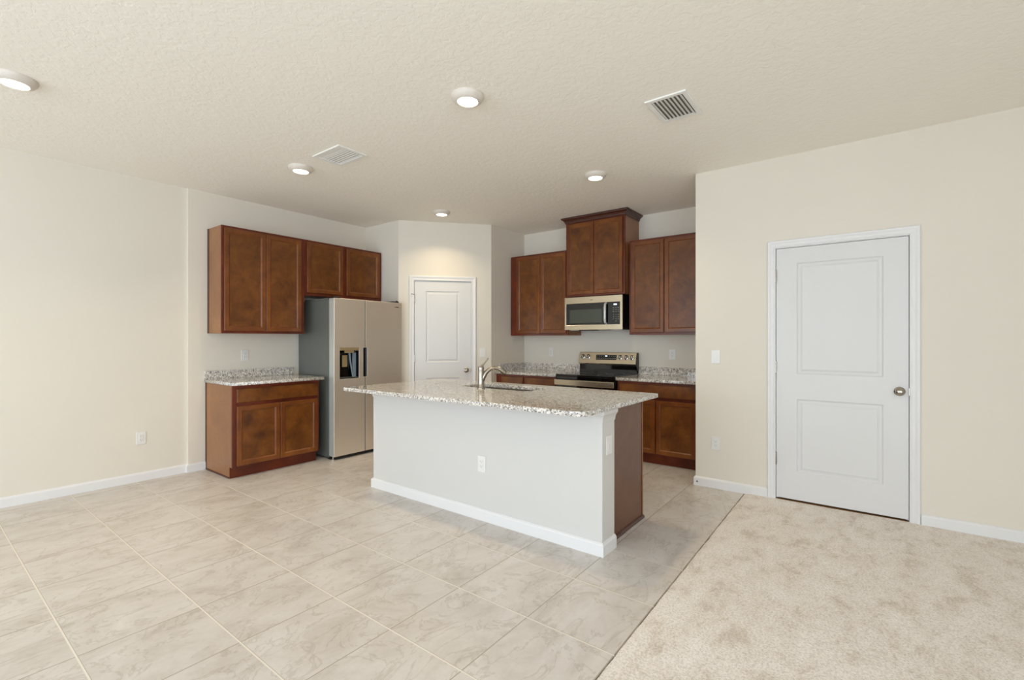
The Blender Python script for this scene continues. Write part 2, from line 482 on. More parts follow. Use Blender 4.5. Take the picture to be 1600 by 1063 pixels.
a, b, c, d = ADDED_WINDOW  # frame of the added side window
s = MB()
for y in (a, (a + b) / 2 - 0.03, b - 0.06): s.box(RIGHT + 0.03, RIGHT + 0.07, y, y + 0.06, c, d)
for z in (c, d - 0.06): s.box(RIGHT + 0.032, RIGHT + 0.068, a, b, z, z + 0.06)
structure(s.build('window_3', M['trim']), 'white frame of the added window right of the viewpoint')

# baseboards
BB = [(0, 0), (0.014, 0), (0.014, 0.066), (0.010, 0.074), (0.004, 0.080), (0, 0.082)]
def baseboard(name, path, label):
    return structure(MB().sweep(path, BB).build(name, M['trim']), label)
dx, dy = (PB - PA).normalized()
baseboard('baseboard_left', [(XL, REAR), (XL, JOG), (XC, JOG), (XC, 1.884)], 'white baseboard along the left wall')
baseboard('baseboard_pantry', [(-4.72, YK), tuple(PA), (PA.x + dx*0.127, PA.y + dy*0.127)], 'white baseboard left of the pantry door')
baseboard('baseboard_pantry', [(PA.x + dx*0.98, PA.y + dy*0.98), tuple(PB), (XQ, 4.73)], 'white baseboard right of the pantry door')
baseboard('baseboard_right', [(XE, 4.72), (XE, YD), (-0.664, YD)], 'white baseboard left of the large white door')
baseboard('baseboard_right', [(0.302, YD), (RIGHT, YD), (RIGHT, REAR)], 'white baseboard right of the large white door')

# small round fitting on the baseboard
t = MB().lathe([(0.0075, 0), (0.0075, 0.004), (0.005, 0.007), (0, 0.008)], 14, Matrix.Translation((-1.226, YD - 0.014, 0.036)) @ Matrix.Rotation(PI/2, 4, 'X')).build('baseboard_fitting', M['bodygrey'], None, smooth=True)
tag(t, 'tiny round grey fitting on the white baseboard at the wall corner', 'fitting')

# ------------------------------------------------------------------ interior doors
CAS = [(0.0, 0.0), (0.0, 0.010), (0.006, 0.013), (0.018, 0.010), (0.030, 0.012), (0.042, 0.017), (0.054, 0.018), (0.0585, 0.014), (0.0585, 0.0)]
def interior_door(name, label, loc, rz, W, panels, knob_x, knob_z, hinges, pin=False):
    """W = leaf width, local x=0 at hinge side of leaf; leaf front at y=0.004"""
    r = bpy.data.objects.new(name, None); COL.objects.link(r); r.location = loc; r.rotation_euler = (0, 0, rz)
    structure(r, label)
    H = 2.045; g = 0.0035
    MB().casing(-0.005, W + 0.005, H + 0.008, CAS).build('door_casing', M['trim'], r, 0.0008)
    j = MB().box(-0.0115, -g, -0.0006, 0.12, 0, H + 0.0075).box(W + g, W + 0.0115, -0.0006, 0.12, 0, H + 0.0075)
    j.box(-0.0115, W + 0.0115, -0.0006, 0.12, H + g, H + 0.0115)
    j.box(-g, 0.012, 0.043, 0.06, 0, H).box(W - 0.012, W + g, 0.043, 0.06, 0, H)
    j.build('door_jamb', M['trim'], r)
    xs = sorted({0, W} | {p[0] for p in panels} | {p[1] for p in panels})
    zs = sorted({0.021, H} | {p[2] for p in panels} | {p[3] for p in panels})
    miss = set()
    for i in range(len(xs)-1):
        for k in range(len(zs)-1):
            cx, cz = (xs[i]+xs[i+1])/2, (zs[k]+zs[k+1])/2
            if any(p[0] < cx < p[1] and p[2] < cz < p[3] for p in panels): miss.add((i, k))
    y = 0.004
    s = MB().slab(xs, zs, miss, y, y + 0.036)
    for a, b, c, d in panels:
        s.rings(a, b, c, d, [(0, y), (0.003, y+0.003), (0.010, y+0.008), (0.014, y+0.0085), (0.024, y+0.008), (0.040, y+0.003), (0.046, y+0.0035), (0.050, y+0.0035)])
    s.build('door_leaf', M['door'], r)
    box('door_sill_gap', M['threshold'], r, 0, W, 0.006, 0.05, 0.0, 0.006)
    # knob
    mt = Matrix.Translation((knob_x, y, knob_z)) @ Matrix.Rotation(PI/2, 4, 'X')
    k = MB().lathe([(0.033, 0), (0.033, 0.004), (0.028, 0.009), (0.013, 0.011), (0.011, 0.028), (0.018, 0.036), (0.026, 0.046), (0.027, 0.054), (0.022, 0.062), (0.010, 0.066), (0, 0.0665)], 28, mt)
    k.build('door_knob', M['nickel'], r, smooth=True)
    box('latch_plate', M['nickel'], r, W - 0.001, W + 0.0075, -0.0045, 0.003, knob_z - 0.028, knob_z + 0.028, 0.001)
    for hz in hinges:
        h = MB().lathe([(0.003, -0.052), (0.0062, -0.049), (0.0062, 0.049), (0.003, 0.052)], 12, Matrix.Translation((-0.002, -0.004, hz)))
        h.box(-0.009, 0.004, -0.0016, 0.003, hz - 0.045, hz + 0.045)
        ho = h.build('hinge', M['nickel'], r, smooth=True)
        if pin and hz == hinges[0]:
            MB().tube([(-0.002, -0.006, hz + 0.05), (-0.03, -0.03, hz + 0.05), (-0.042, -0.035, hz + 0.05)], [0.004, 0.004, 0.007], 10).build('hinge_pin_stop', M['nickel'], ho, smooth=True)
    return r
D0 = -0.5998
interior_door('door_1', 'large white two-panel door in the right wall', (D0, YD, 0), 0, 0.8347,
              [(0.144, 0.693, 0.243, 0.830), (0.144, 0.693, 1.030, 1.920)], 0.784, 0.933, (1.827, 1.082, 0.336))
interior_door('door_2', 'white two-panel pantry door in the angled wall', (PA.x + dx*0.196, PA.y + dy*0.196, 0), DIAG, 0.708,
              [(0.140, 0.560, 0.243, 0.822), (0.140, 0.560, 1.020, 1.922)], 0.648, 0.915, (1.826, 1.072, 0.336), True)

# ------------------------------------------------------------------ electrical plates
def outlet(label, loc, rz, group=None):
    r = thing('wall_outlet', label, 'outlet', loc, rz, group)
    box('cover_plate', M['white'], r, -0.037, 0.037, -0.006, 0.0, -0.059, 0.059, 0.003)
    o = box('receptacle', M['white'], r, -0.0165, 0.0165, -0.0085, -0.0055, -0.0335, 0.0335, 0.0015)
    s = MB()
    for z in (0.017, -0.017):
        s.box(-0.0075, -0.0055, -0.0089, -0.008, z - 0.001, z + 0.007).box(0.0055, 0.0075, -0.0089, -0.008, z, z + 0.006)
        s.box(-0.002, 0.002, -0.0089, -0.008, z - 0.009, z - 0.0055)
    s.build('slots', M['slot'], o)
    return r
def switch(label, loc, rz):
    r = thing('light_switch', label, 'light switch', loc, rz)
    box('cover_plate', M['white'], r, -0.037, 0.037, -0.006, 0.0, -0.059, 0.059, 0.003)
    s = MB().box(-0.0165, 0.0165, -0.0085, -0.0055, -0.0335, 0.0); s.box(-0.0165, 0.0165, -0.0075, -0.0055, 0.0, 0.0335)
    s.build('rocker', M['white'], r, 0.001)
    return r
outlet('white outlet low on the plain left wall above the baseboard', (XL, 1.372, 0.397), PI/2)
outlet('white outlet above the granite counter left of the refrigerator', (XC, 2.257, 1.138), PI/2)
outlet('white outlet on the wall left of the range', (-3.466, YB, 1.137), 0)
outlet('white outlet on the wall right of the range', (-1.806, YB, 1.136), 0)
outlet('white outlet low on the right wall beside the large door', (-1.071, YD, 0.394), 0)
switch('white light switch on the right wall above the low outlet', (-1.071, YD, 1.156), 0)
sp = PA + (PB - PA).normalized() * 1.058
switch('white light switch between the pantry door and the wall corner', (sp.x, sp.y, 1.142), DIAG)

# ------------------------------------------------------------------ cabinets
ST = 0.052
def shaker(parent, x0, x1, z0, z1, y=-0.020, stile=ST, name='door'):
    s = MB()
    f = y
    s.rings(x0, x1, z0, z1, [(0, y + 0.019), (0, f + 0.003), (0.003, f), (stile - 0.014, f), (stile - 0.011, f + 0.0012), (stile - 0.002, f + 0.0085), (stile, f + 0.0088)], close=False)
    # back
    o = s.build(name, M['frame'], parent)
    p = MB().rings(x0 + stile, x1 - stile, z0 + stile, z1 - stile, [(-0.001, f + 0.0090)]); p.box(x0 + 0.02, x1 - 0.02, f + 0.0100, f + 0.0185, z0 + 0.02, z1 - 0.02)
    p.build('door_panel', M['panel'], o)
    return o
def drawer_front(parent, x0, x1, z0, z1, y=-0.020):
    return MB().rings(x0, x1, z0, z1, [(0, y + 0.019), (0, y + 0.004), (0.004, y)]).box(x0 + 0.004, x1 - 0.004, y + 0.004, y + 0.019, z0 + 0.004, z1 - 0.004).build('drawer_front', M['panel'], parent, 0.001)
def cabinet(name, label, loc, rz, W, D, z0, z1, doors, drawers=(), toe=False, group=None, rails=(), side='side', stile=0.038):
    r = thing(name, label, 'cabinet', loc, rz, group)
    b = z0 + (0.105 if toe else 0)
    s = MB()
    if toe:
        tk = 0.062
        s.box(0, W, 0.019, D, b, z1)
        for x in (0, W - 0.016): s.box(x, x + 0.016, tk, D, z0, b)
        s.build('carcass', M[side], r, 0.0008)
        box('toe_kick', M['face'], r, 0.0005, W - 0.0005, tk - 0.008, tk + 0.004, z0, b + 0.002)
    else:
        s.box(0, W, 0.019, D, b, z1).build('carcass', M[side], r, 0.0008)
    # face frame: openings behind every door and drawer
    op = [(a + 0.012, c - 0.012, d + 0.012, e - 0.012) for a, c, d, e in list(doors) + list(drawers)]
    xs = sorted({0.0, W} | {q for o in op for q in o[:2]}); zs = sorted({b, z1} | {q for o in op for q in o[2:]})
    miss = {(i, j) for i in range(len(xs)-1) for j in range(len(zs)-1)
            if any(o[0] < (xs[i]+xs[i+1])/2 < o[1] and o[2] < (zs[j]+zs[j+1])/2 < o[3] for o in op)}
    MB().slab(xs, zs, miss, 0.0, 0.019).build('face_frame', M['face'], r)
    for a, c, d, e in doors: shaker(r, a, c, d, e)
    for a, c, d, e in drawers: drawer_front(r, a, c, d, e)
    return r

# wall cabinets left (they face +X): local x = world Y
FX = -5.031
UL = cabinet('wall_cabinet', 'tall two-door brown wall cabinet at the far left, left of the refrigerator', (FX, 1.906, 0), PI/2, 0.828, FX - XC, 1.369, 2.424,
        [(0.020, 0.4115, 1.393, 2.400), (0.4165, 0.790, 1.393, 2.400)])
UF = cabinet('wall_cabinet', 'short two-door brown wall cabinet above the refrigerator', (FX, 2.735, 0), PI/2, YK - 2.736, FX - XC, 1.803, 2.424,
        [(0.030, 0.470, 1.834, 2.400), (0.522, 0.990, 1.834, 2.400)])
# dark scribe strips where the left cabinets meet the wall
box('scribe_strip', M['dark'], UL, -0.004, 0.0, FX - XC - 0.03, FX - XC, 1.369, 2.424)
# wall cabinets back (they face -Y)
FY = 5.038
UA = cabinet('wall_cabinet', 'two-door brown wall cabinet left of the microwave by the pantry wall', (-3.903, FY, 0), 0, 0.902, YB - FY, 1.362, 2.429,
        [(0.108, 0.488, 1.388, 2.405), (0.493, 0.878, 1.388, 2.405)])
BY = 4.965
UB = cabinet('wall_cabinet', 'tall brown wall cabinet with dark crown moulding above the microwave', (-2.985, BY, 0), 0, 0.775, YB - BY, 1.832, 2.755,
        [(0.030, 0.386, 1.851, 2.712), (0.391, 0.750, 1.851, 2.712)])
CR = [(0, 0), (0.006, 0), (0.010, 0.006), (0.012, 0.016), (0.022, 0.034), (0.036, 0.044), (0.044, 0.048), (0.046, 0.058), (0.050, 0.060), (0.050, 0.066), (0, 0.066)]
MB().sweep([(0.0, YB - BY), (0.0, 0.0), (0.775, 0.0), (0.775, YB - BY)][::-1] and [(0.0, YB - BY), (0.0, 0.0), (0.775, 0.0), (0.775, YB - BY)], [(-o if False else o, z) for o, z in CR], 2.728).build('crown_moulding', M['dark'], UB)
box('cabinet_top', M['side'], UB, 0.001, 0.774, 0.002, YB - BY, 2.755, 2.785)
UC = cabinet('wall_cabinet', 'two-door brown wall cabinet right of the microwave beside the right wall', (-2.188, FY, 0), 0, XE - -2.188 - 0.001, YB - FY, 1.362, 2.436,
        [(0.026, 0.404, 1.388, 2.412), (0.412, 0.800, 1.388, 2.412)])

# base cabinets
BL = cabinet('base_cabinet', 'brown base cabinet with one drawer and two doors left of the refrigerator', (-4.745, 1.888, 0), PI/2, 0.856, -4.745 - XC, 0, 0.874,
        [(0.036, 0.434, 0.118, 0.678), (0.440, 0.832, 0.118, 0.678)], [(0.036, 0.832, 0.712, 0.842)], toe=True)
box('scribe_strip', M['dark'], BL, -0.004, 0.0, 0.596, 0.616, 0.0, 0.874)
MB().sweep([(-0.0005, 0.616), (-0.0005, 0.064)], [(0, 0), (0.006, 0), (0.006, 0.012), (0, 0.014)]).build('shoe_moulding', M['dark'], BL)
CY = 4.745
cabinet('base_cabinet', 'brown base cabinet in the far left corner by the pantry wall', (-3.917, CY, 0), 0, 0.46, YB - CY, 0, 0.861,
        [(0.10, 0.44, 0.118, 0.672)], [(0.10, 0.44, 0.706, 0.835)], toe=True)
cabinet('base_cabinet', 'brown base cabinet directly left of the range', (-3.456, CY, 0), 0, 0.466, YB - CY, 0, 0.861,
        [(0.02, 0.446, 0.118, 0.672)], [(0.02, 0.446, 0.706, 0.835)], toe=True)
cabinet('base_cabinet', 'brown base cabinet right of the range beside the right wall', (-2.199, CY, 0), 0, XE - -2.199 - 0.001, YB - CY, 0, 0.861,
        [(0.026, 0.425, 0.118, 0.672), (0.437, 0.836, 0.118, 0.672)], [(0.026, 0.836, 0.706, 0.835)], toe=True)

# ------------------------------------------------------------------ countertops
def counter(name, label, outer, holes, z0, z1):
    r = thing(name, label, 'countertop', (0, 0, 0))
    poly_mesh('slab', [outer] + holes, z0, z1, M['granite'], r, 0.003)
    return r
c1 = counter('countertop', 'speckled granite countertop left of the refrigerator', round_rect(XC, -4.702, 1.872, 2.782), [], 0.876, 0.906)
box('backsplash', M['granite'], c1, XC, XC + 0.02, 1.876, 2.778, 0.906, 0.990, 0.0015)
c2 = counter('countertop', 'speckled granite countertop left of the range', round_rect(XQ, -2.984, 4.705, YB), [], 0.863, 0.894)
s = MB().box(XQ, XQ + 0.02, 4.80, YB - 0.0205, 0.894, 0.985).box(XQ, -2.984, YB - 0.02, YB, 0.894, 0.985); s.build('backsplash', M['granite'], c2, 0.0015)
c3 = counter('countertop', 'speckled granite countertop right of the range', round_rect(-2.204, XE, 4.705, YB), [], 0.863, 0.894)
box('backsplash', M['granite'], c3, -2.204, XE, YB - 0.02, YB, 0.894, 0.985, 0.0015)

# ------------------------------------------------------------------ island
SX0, SX1, SY0, SY1 = -2.84, -2.11, 2.925, 3.245
IX0, IX1, IY0, IY1, IYC = -3.520, -1.280, 2.548, 2.718, 3.300
kw = thing('island_half_wall', 'white painted half wall along the front of the kitchen island', 'half wall', (0, 0, 0))
MB().box(IX0, IX1, IY0, IY1, 0, 0.8735).build('wall_body', M['island'], kw, 0.004)
MB().sweep([(IX0, IY1), (IX0, IY0), (IX1, IY0), (IX1, IY1)], BB).build('baseboard', M['trim'], kw)
IC = [(0, 0), (0.004, 0), (0.005, 0.008), (0.007, 0.022), (0.013, 0.038), (0.021, 0.048), (0.024, 0.052), (0.024, 0.072), (0, 0.072)]
MB().sweep([(IX0, IY1), (IX0, IY0), (IX1, IY0), (IX1, IY1)], IC, 0.802).build('cornice', M['island'], kw)
outlet('white outlet on the front of the white island wall', (-2.240, IY0, 0.406), 0)
sw = switch('white light switch on the narrow end of the island wall', (IX1, 2.634, 0.657), PI/2)

cab_i = thing('island_cabinet', 'brown island base cabinet behind the white half wall', 'cabinet', (-1.338, IYC, 0), PI)
CW = 2.142
ID = IYC - IY1 - 0.001
s = MB().slab([0, 0.016, 0.74, 0.756, 1.518, 1.534, CW - 0.016, CW], [0.0, 0.105, 0.121, 0.8735], {(1, 0), (2, 0), (3, 0), (4, 0), (5, 0), (1, 2), (3, 2), (5, 2)}, 0.062, ID)
s.build('carcass', M['side'], cab_i)
box('toe_kick', M['face'], cab_i, 0.01, CW - 0.01, 0.052, 0.066, 0, 0.106)
box('end_panel', M['endp'], cab_i, -0.006, -0.0002, 0.0, IYC - IY1 - 0.001, 0.0, 0.8735, 0.001)
box('edge_stile', M['frame'], cab_i, -0.010, 0.0, -0.002, 0.018, 0.0, 0.8735, 0.001)
MB().sweep([(-0.006, 0.0), (-0.006, IYC - IY1 - 0.001)][::-1], [(0, 0), (0.018, 0), (0.018, 0.006), (0.013, 0.014), (0.005, 0.019), (0, 0.020)]).build('shoe_moulding', M['dark'], cab_i)
xs = [0.0]; n = 5
dz = [(0.03 + k * (CW - 0.03) / n, 0.03 + (k + 1) * (CW - 0.03) / n - 0.03) for k in range(n)]
box('face_frame', M['face'], cab_i, 0, CW, 0.0, 0.018, 0.105, 0.8735)
for a, b in dz:
    shaker(cab_i, a, b, 0.118, 0.672); drawer_front(cab_i, a, b, 0.706, 0.842)

ct = counter('island_countertop', 'long speckled granite island countertop with a sink cutout',
             round_rect(-3.538, -1.250, 2.262, 3.405, (0.012, 0.07, 0.008, 0.008)), [round_rect(SX0, SX1, SY0, SY1, (0.06,)*4)[::-1]], 0.875, 0.905)

# sink
sk = thing('sink', 'stainless undermount sink set in the island countertop', 'sink', ((SX0+SX1)/2, (SY0+SY1)/2, 0.66))
def loop(e, z): return [(x - (SX0+SX1)/2, y - (SY0+SY1)/2, z - 0.66) for x, y in round_rect(SX0 - e, SX1 + e, SY0 - e, SY1 + e, (max(0.012, 0.06 + e),)*4)]
s = MB(); L = [[s.bm.verts.new(p) for p in loop(e, z)] for e, z in ((0.02, 0.8745), (0.003, 0.8745), (0.002, 0.86), (0.0, 0.72), (-0.02, 0.70), (-0.06, 0.694))]
for a, b in zip(L, L[1:]):
    for k in range(len(a)): s.bm.faces.new([a[k], a[(k+1) % len(a)], b[(k+1) % len(a)], b[k]])
s.bm.faces.new(L[-1])
s.build('bowl', M['sink'], sk, smooth=True)
MB().lathe([(0.045, 0.0), (0.045, 0.003), (0.038, 0.004), (0.034, 0.0), (0, -0.001)], 24, Matrix.Translation((0.1, 0, 0.035)), cap=False).build('drain', M['chrome'], sk, smooth=True)

# faucet
fc = thing('kitchen_faucet', 'brushed nickel single-lever faucet with arched spout by the sink', 'faucet', (-2.535, 2.872, 0.905))
MB().lathe([(0.031, 0), (0.031, 0.006), (0.026, 0.012), (0.0245, 0.06), (0.0235, 0.12), (0.0245, 0.155), (0.026, 0.172), (0.022, 0.182), (0.010, 0.186), (0, 0.187)], 26).build('faucet_body', M['nickel'], fc, smooth=True)
# spout rises from the body front and arcs over the sink
ux, uy = 0.62, 0.785
pts, rad = [], []
for k in range(15):
    q = k / 14
    a = PI * 0.92 * q
    h = 0.108 - 0.100 * math.cos(a) * 0.98
    z = 0.085 + 0.115 * math.sin(min(a * 1.02, PI)) ** 0.9 - 0.0 * q
    pts.append((ux * (0.01 + h), uy * (0.01 + h), z if k else 0.07)); rad.append(0.0185 - 0.004 * math.sin(PI * q) + 0.003 * max(0, q - 0.7))
pts = [(ux*d, uy*d, z) for d, z in ((0.002, 0.055), (0.018, 0.092), (0.036, 0.126), (0.058, 0.148), (0.084, 0.163), (0.112, 0.169), (0.140, 0.165), (0.164, 0.154), (0.184, 0.139), (0.200, 0.122))]
MB().tube(pts, [0.021, 0.0205, 0.019, 0.0175, 0.0165, 0.016, 0.0165, 0.018, 0.0205, 0.0185], 18).build('spout', M['nickel'], fc, smooth=True)
MB().tube([(ux*d, uy*d, z) for d, z in ((0.199, 0.1235), (0.2035, 0.118))], [0.0125, 0.0115], 16).build('spray_nozzle', M['black'], fc, smooth=True)
MB().tube([(0.0, 0.0, 0.176), (ux*0.012, uy*0.012, 0.192), (ux*0.030, uy*0.030, 0.212), (ux*0.048, uy*0.048, 0.232), (ux*0.056, uy*0.056, 0.246), (ux*0.058, uy*0.058, 0.252)],
          [0.017, 0.013, 0.009, 0.0085, 0.010, 0.005], 14, 0.7).build('lever_handle', M['nickel'], fc, smooth=True)

# ------------------------------------------------------------------ refrigerator (faces +X, local x = world Y)
FW = 0.908
S = 0.388
rf = thing('refrigerator', 'stainless side-by-side refrigerator with water dispenser and grey sides', 'refrigerator', (-4.600, 2.835, 0), PI/2)
MB().box(0.004, FW - 0.004, 0.115, 0.745, 0.022, 1.742).build('body', M['bodygrey'], rf, 0.004)
MB().box(0.010, FW - 0.010, 0.098, 0.116, 0.05, 1.73)  .box(S - 0.0038, S + 0.0038, 0.0035, 0.099, 0.05, 1.75).build('gasket_and_seam_shade', M['black'], rf)  # gasket, plus a black strip standing for shade in the door seam
HZ0, HZ1, S = 0.888, 1.215, 0.388
dl = MB().slab([0, 0.067, 0.306, S - 0.026, S - 0.004], [0.040, 0.877, HZ0, HZ1, 1.218, 1.757], {(1, 1), (1, 2), (1, 3), (3, 2)}, 0.0, 0.098).build('freezer_door', M['steel'], rf, 0.004)
dr = MB().slab([S + 0.004, S + 0.028, FW], [0.040, HZ0, HZ1, 1.757], {(0, 1)}, 0.0, 0.098).build('fridge_door', M['steel'], rf, 0.004)
MB().box(-0.0012, 0.0005, 0.006, 0.094, 0.046, 1.751).build('door_edge_trim', M['doorside'], dl)
MB().box(S - 0.026, S - 0.004, 0.020, 0.097, HZ0 + 0.001, HZ1 - 0.001).build('recessed_handle', M['black'], dl)
MB().box(S + 0.004, S + 0.028, 0.020, 0.097, HZ0 + 0.001, HZ1 - 0.001).build('recessed_handle', M['black'], dr)
dp = MB().box(0.0675, 0.3055, 0.075, 0.097, 0.878, 1.217).box(0.0675, 0.071, 0.004, 0.076, 0.878, 1.18).box(0.302, 0.3055, 0.004, 0.076, 0.878, 1.18).box(0.0675, 0.3055, 0.004, 0.076, 0.878, 0.886).build('water_dispenser', M['glass'], dl)
MB().box(0.068, 0.305, -0.003, 0.03, 1.188, 1.2175).box(0.135, 0.245, 0.004, 0.03, 1.160, 1.189).build('dispenser_panel', M['tan'], dl, 0.002)
box('dispenser_paddle', M['tan'], dl, 0.122, 0.185, 0.040, 0.055, 1.005, 1.135, 0.003)
s = MB().tube([(0.215, 0.045, 1.165), (0.225, 0.042, 1.05), (0.245, 0.035, 0.92), (0.25, 0.03, 0.889)], [0.012, 0.010, 0.008, 0.008], 10).box(0.248, 0.288, 0.03, 0.045, 0.892, 1.160)  # bluish reflection in the dispenser recess, built as solid strips
s.build('dispenser_reflection', M['bluegrey'], dl, smooth=False)
box('drip_tray', M['bodygrey'], dl, 0.075, 0.299, 0.008, 0.07, 0.886, 0.891)
s = MB().box(0.795, 0.812, -0.0006, 0.0002, 1.697, 1.7035).box(0.815, 0.862, -0.0006, 0.0002, 1.695, 1.7055)
s.build('logo', M['logo'], dr)
box('hinge_cover', M['bodygrey'], rf, 0.004, FW - 0.004, 0.13, 0.60, 1.742, 1.762, 0.004)
for a, b in ((0.02, 0.11), (FW - 0.11, FW - 0.02)):
    s = MB().box(a, b, 0.03, 0.19, 1.758, 1.774).lathe([(0.012, 1.757), (0.012, 1.782), (0.006, 1.785)], 14, Matrix.Translation((a + 0.02 if a < 0.1 else b - 0.02, 0.045, 0)))
    s.build('top_hinge', M['black'], rf, 0.003)
box('kick_grille', M['black'], rf, 0.02, FW - 0.02, 0.03, 0.12, 0.008, 0.045)
for x in (0.022, FW - 0.022):
    MB().lathe([(0.018, 0), (0.018, 0.010), (0.008, 0.014), (0.008, 0.042)], 16, Matrix.Translation((x, 0.055, 0))).build('levelling_foot', M['chrome'], rf, smooth=True)
    box('roller', M['black'], rf, x - 0.006, x + 0.006, 0.085, 0.14, 0.0, 0.03); box('roller', M['black'], rf, x - 0.006, x + 0.006, 0.60, 0.64, 0.0, 0.03)

# ------------------------------------------------------------------ microwave (faces -Y)
mw = thing('microwave', 'stainless over-the-range microwave under the tall crowned cabinet', 'microwave', (-3.003, 4.958, 1.424))
MX = 0.764
MB().box(0.012, MX - 0.004, 0.03, YB - 4.958, 0.0, 0.404).build('body', M['black'], mw, 0.003)
dw, dh0, dh1 = (0.022, 0.535), 0.056, 0.312
MB().slab([0, 0.022, 0.586, 0.734, MX], [0.0, 0.062, 0.318, 0.398], {(1, 1), (2, 1)}, 0.0, 0.03).build('front_frame', M['steelx'], mw, 0.003)
dg = box('door_glass', M['glass'], mw, 0.0225, 0.5855, 0.004, 0.028, 0.0625, 0.3175, 0.001)
box('door_window', M['smoked'], dg, 0.072, 0.505, 0.0030, 0.0042, 0.086, 0.245)
MB().tube([(0.560, 0.004, 0.070), (0.560, -0.022, 0.082), (0.560, -0.030, 0.12), (0.560, -0.030, 0.26), (0.560, -0.022, 0.298), (0.560, 0.004, 0.310)], [0.012, 0.013, 0.015, 0.015, 0.013, 0.012], 14, 1.0).build('door_handle', M['doorside'], mw, smooth=True)
cp = box('control_panel', M['glass'], mw, 0.5865, 0.7335, 0.003, 0.028, 0.0625, 0.3175, 0.001)
box('display', M['lcd'], cp, 0.655, 0.695, 0.0022, 0.0031, 0.282, 0.298)
RX = Matrix.Rotation(PI/2, 4, 'X')
for k, ch in enumerate('1234567890'):
    cx = 0.6535 + 0.030 * (k % 3) if k < 9 else 0.6835
    text_mesh('keypad_digit', ch, 0.017, M['mark'], cp, Matrix.Translation((cx, 0.0026, 0.170 - 0.024 * (k // 3))) @ RX)
s = MB()
for r_ in range(3):
    for c_ in range(3): s.box(0.6465 + 0.030*c_, 0.6605 + 0.030*c_, 0.0024, 0.0031, 0.205 + 0.022*r_, 0.2085 + 0.022*r_)
s.build('keypad_marks', M['mark'], cp)
box('badge', M['tan'], mw, 0.352, 0.386, -0.0008, 0.0005, 0.350, 0.362, 0.0003)
MB().box(0.19, 0.42, 0.02, 0.10, -0.010, 0.001).build('vent_grille', M['black'], mw, 0.002)
for a in (0.05, 0.60): box('task_light_cover', M['white'], mw, a, a + 0.11, 0.05, 0.12, -0.006, 0.001, 0.002)

# ------------------------------------------------------------------ range (faces -Y)
RW = 0.762
rg = thing('kitchen_range', 'stainless and black glass-top electric range with slanted control panel', 'range', (-2.974, 4.700, 0))
RD = YB - 4.700 - 0.02
MB().box(0.002, RW - 0.002, 0.03, RD, 0.09, 0.882).build('body', M['black'], rg, 0.002)
ck = MB().box(0, RW, 0.004, RD - 0.062, 0.882, 0.902).build('cooktop', M['glass'], rg, 0.006, seg=3)
for bx, by, br in ((0.19, 0.17, 0.11), (0.57, 0.17, 0.09), (0.19, 0.43, 0.08), (0.57, 0.43, 0.11), (0.38, 0.46, 0.05)):
    MB().lathe([(br, 0.9019), (br, 0.9023), (br - 0.003, 0.9023), (br - 0.003, 0.9019)], 40, Matrix.Translation((bx, by, 0)), cap=False).build('burner_ring', M['bodygrey'], ck)
MB().box(0.0, RW, 0.0, 0.03, 0.845, 0.881).build('front_rail', M['glass'], rg, 0.003)
od = MB().box(0.004, RW - 0.004, 0.0, 0.03, 0.25, 0.842).build('oven_door', M['glass'], rg, 0.003)
hb = MB().box(0.0, RW, -0.030, -0.008, 0.775, 0.840)
hb.build('oven_handle', M['steelx'], od, 0.006, seg=3)
for a in (0.03, RW - 0.06): box('handle_bracket', M['black'], od, a, a + 0.03, -0.010, 0.002, 0.79, 0.825)
box('oven_window', M['smoked'], od, 0.14, RW - 0.14, -0.0006, 0.0005, 0.36, 0.66)
MB().box(0.004, RW - 0.004, 0.0, 0.03, 0.095, 0.245).build('storage_drawer', M['steelx'], rg, 0.004)
for x in (0.04, RW - 0.04):
    for yy in (0.08, 0.55): MB().lathe([(0.018, 0), (0.018, 0.09)], 12, Matrix.Translation((x, yy, 0))).build('leg', M['black'], rg)
# back riser and slanted control panel
by0 = RD - 0.062
MB().box(0.0, RW, by0, RD, 0.885, 1.020).build('riser', M['glass'], rg, 0.003)
def prism_x(prof, x0, x1, name, mat, par, bev=0.002):
    s = MB(); A = [s.bm.verts.new((x0, y, z)) for y, z in prof]; B = [s.bm.verts.new((x1, y, z)) for y, z in prof]
    s.bm.faces.new(A); s.bm.faces.new(B[::-1])
    for k in range(len(prof)): s.bm.faces.new([A[k], A[(k+1) % len(prof)], B[(k+1) % len(prof)], B[k]])
    return s.build(name, mat, par, bev)
ptop, pbot = (by0 + 0.012, 1.150), (by0 - 0.022, 1.014)
cpn = prism_x([ptop, pbot, (by0 - 0.016, 1.000), (by0 + 0.01, 0.998), (RD - 0.004, 1.01), (RD - 0.004, 1.150)], -0.006, RW + 0.002, 'control_panel', M['steelx'], rg, 0.003)
prism_x([(ptop[0] + 0.004, 1.148), (pbot[0] + 0.004, 1.002), (RD, 0.90), (RD, 1.148)], RW + 0.002, RW + 0.008, 'side_cap', M['black'], rg, 0.001)
pv = Vector((0, pbot[0] - ptop[0], pbot[1] - ptop[1])); pl = pv.length; pv.normalize()
pn = Vector((0, pv.z, -pv.y)); pn = pn if pn.y < 0 else -pn
def on_panel(x, down, out=0.0): return Vector((x, ptop[0], ptop[1])) + pv * down + pn * out
PM = Matrix(((1, 0, 0), (0, -pv.y, pn.y), (0, -pv.z, pn.z)))
def panel_mtx(x, down, out=0.0): return Matrix.Translation(on_panel(x, down, out)) @ PM.to_4x4()
def panel_box(name, mat, par, x0, x1, d0, d1, t, bev=0.0):
    s = MB(); s.box(x0, x1, -d1, -d0, 0, t); s.bm.transform(panel_mtx(0, 0)); return s.build(name, mat, par, bev)
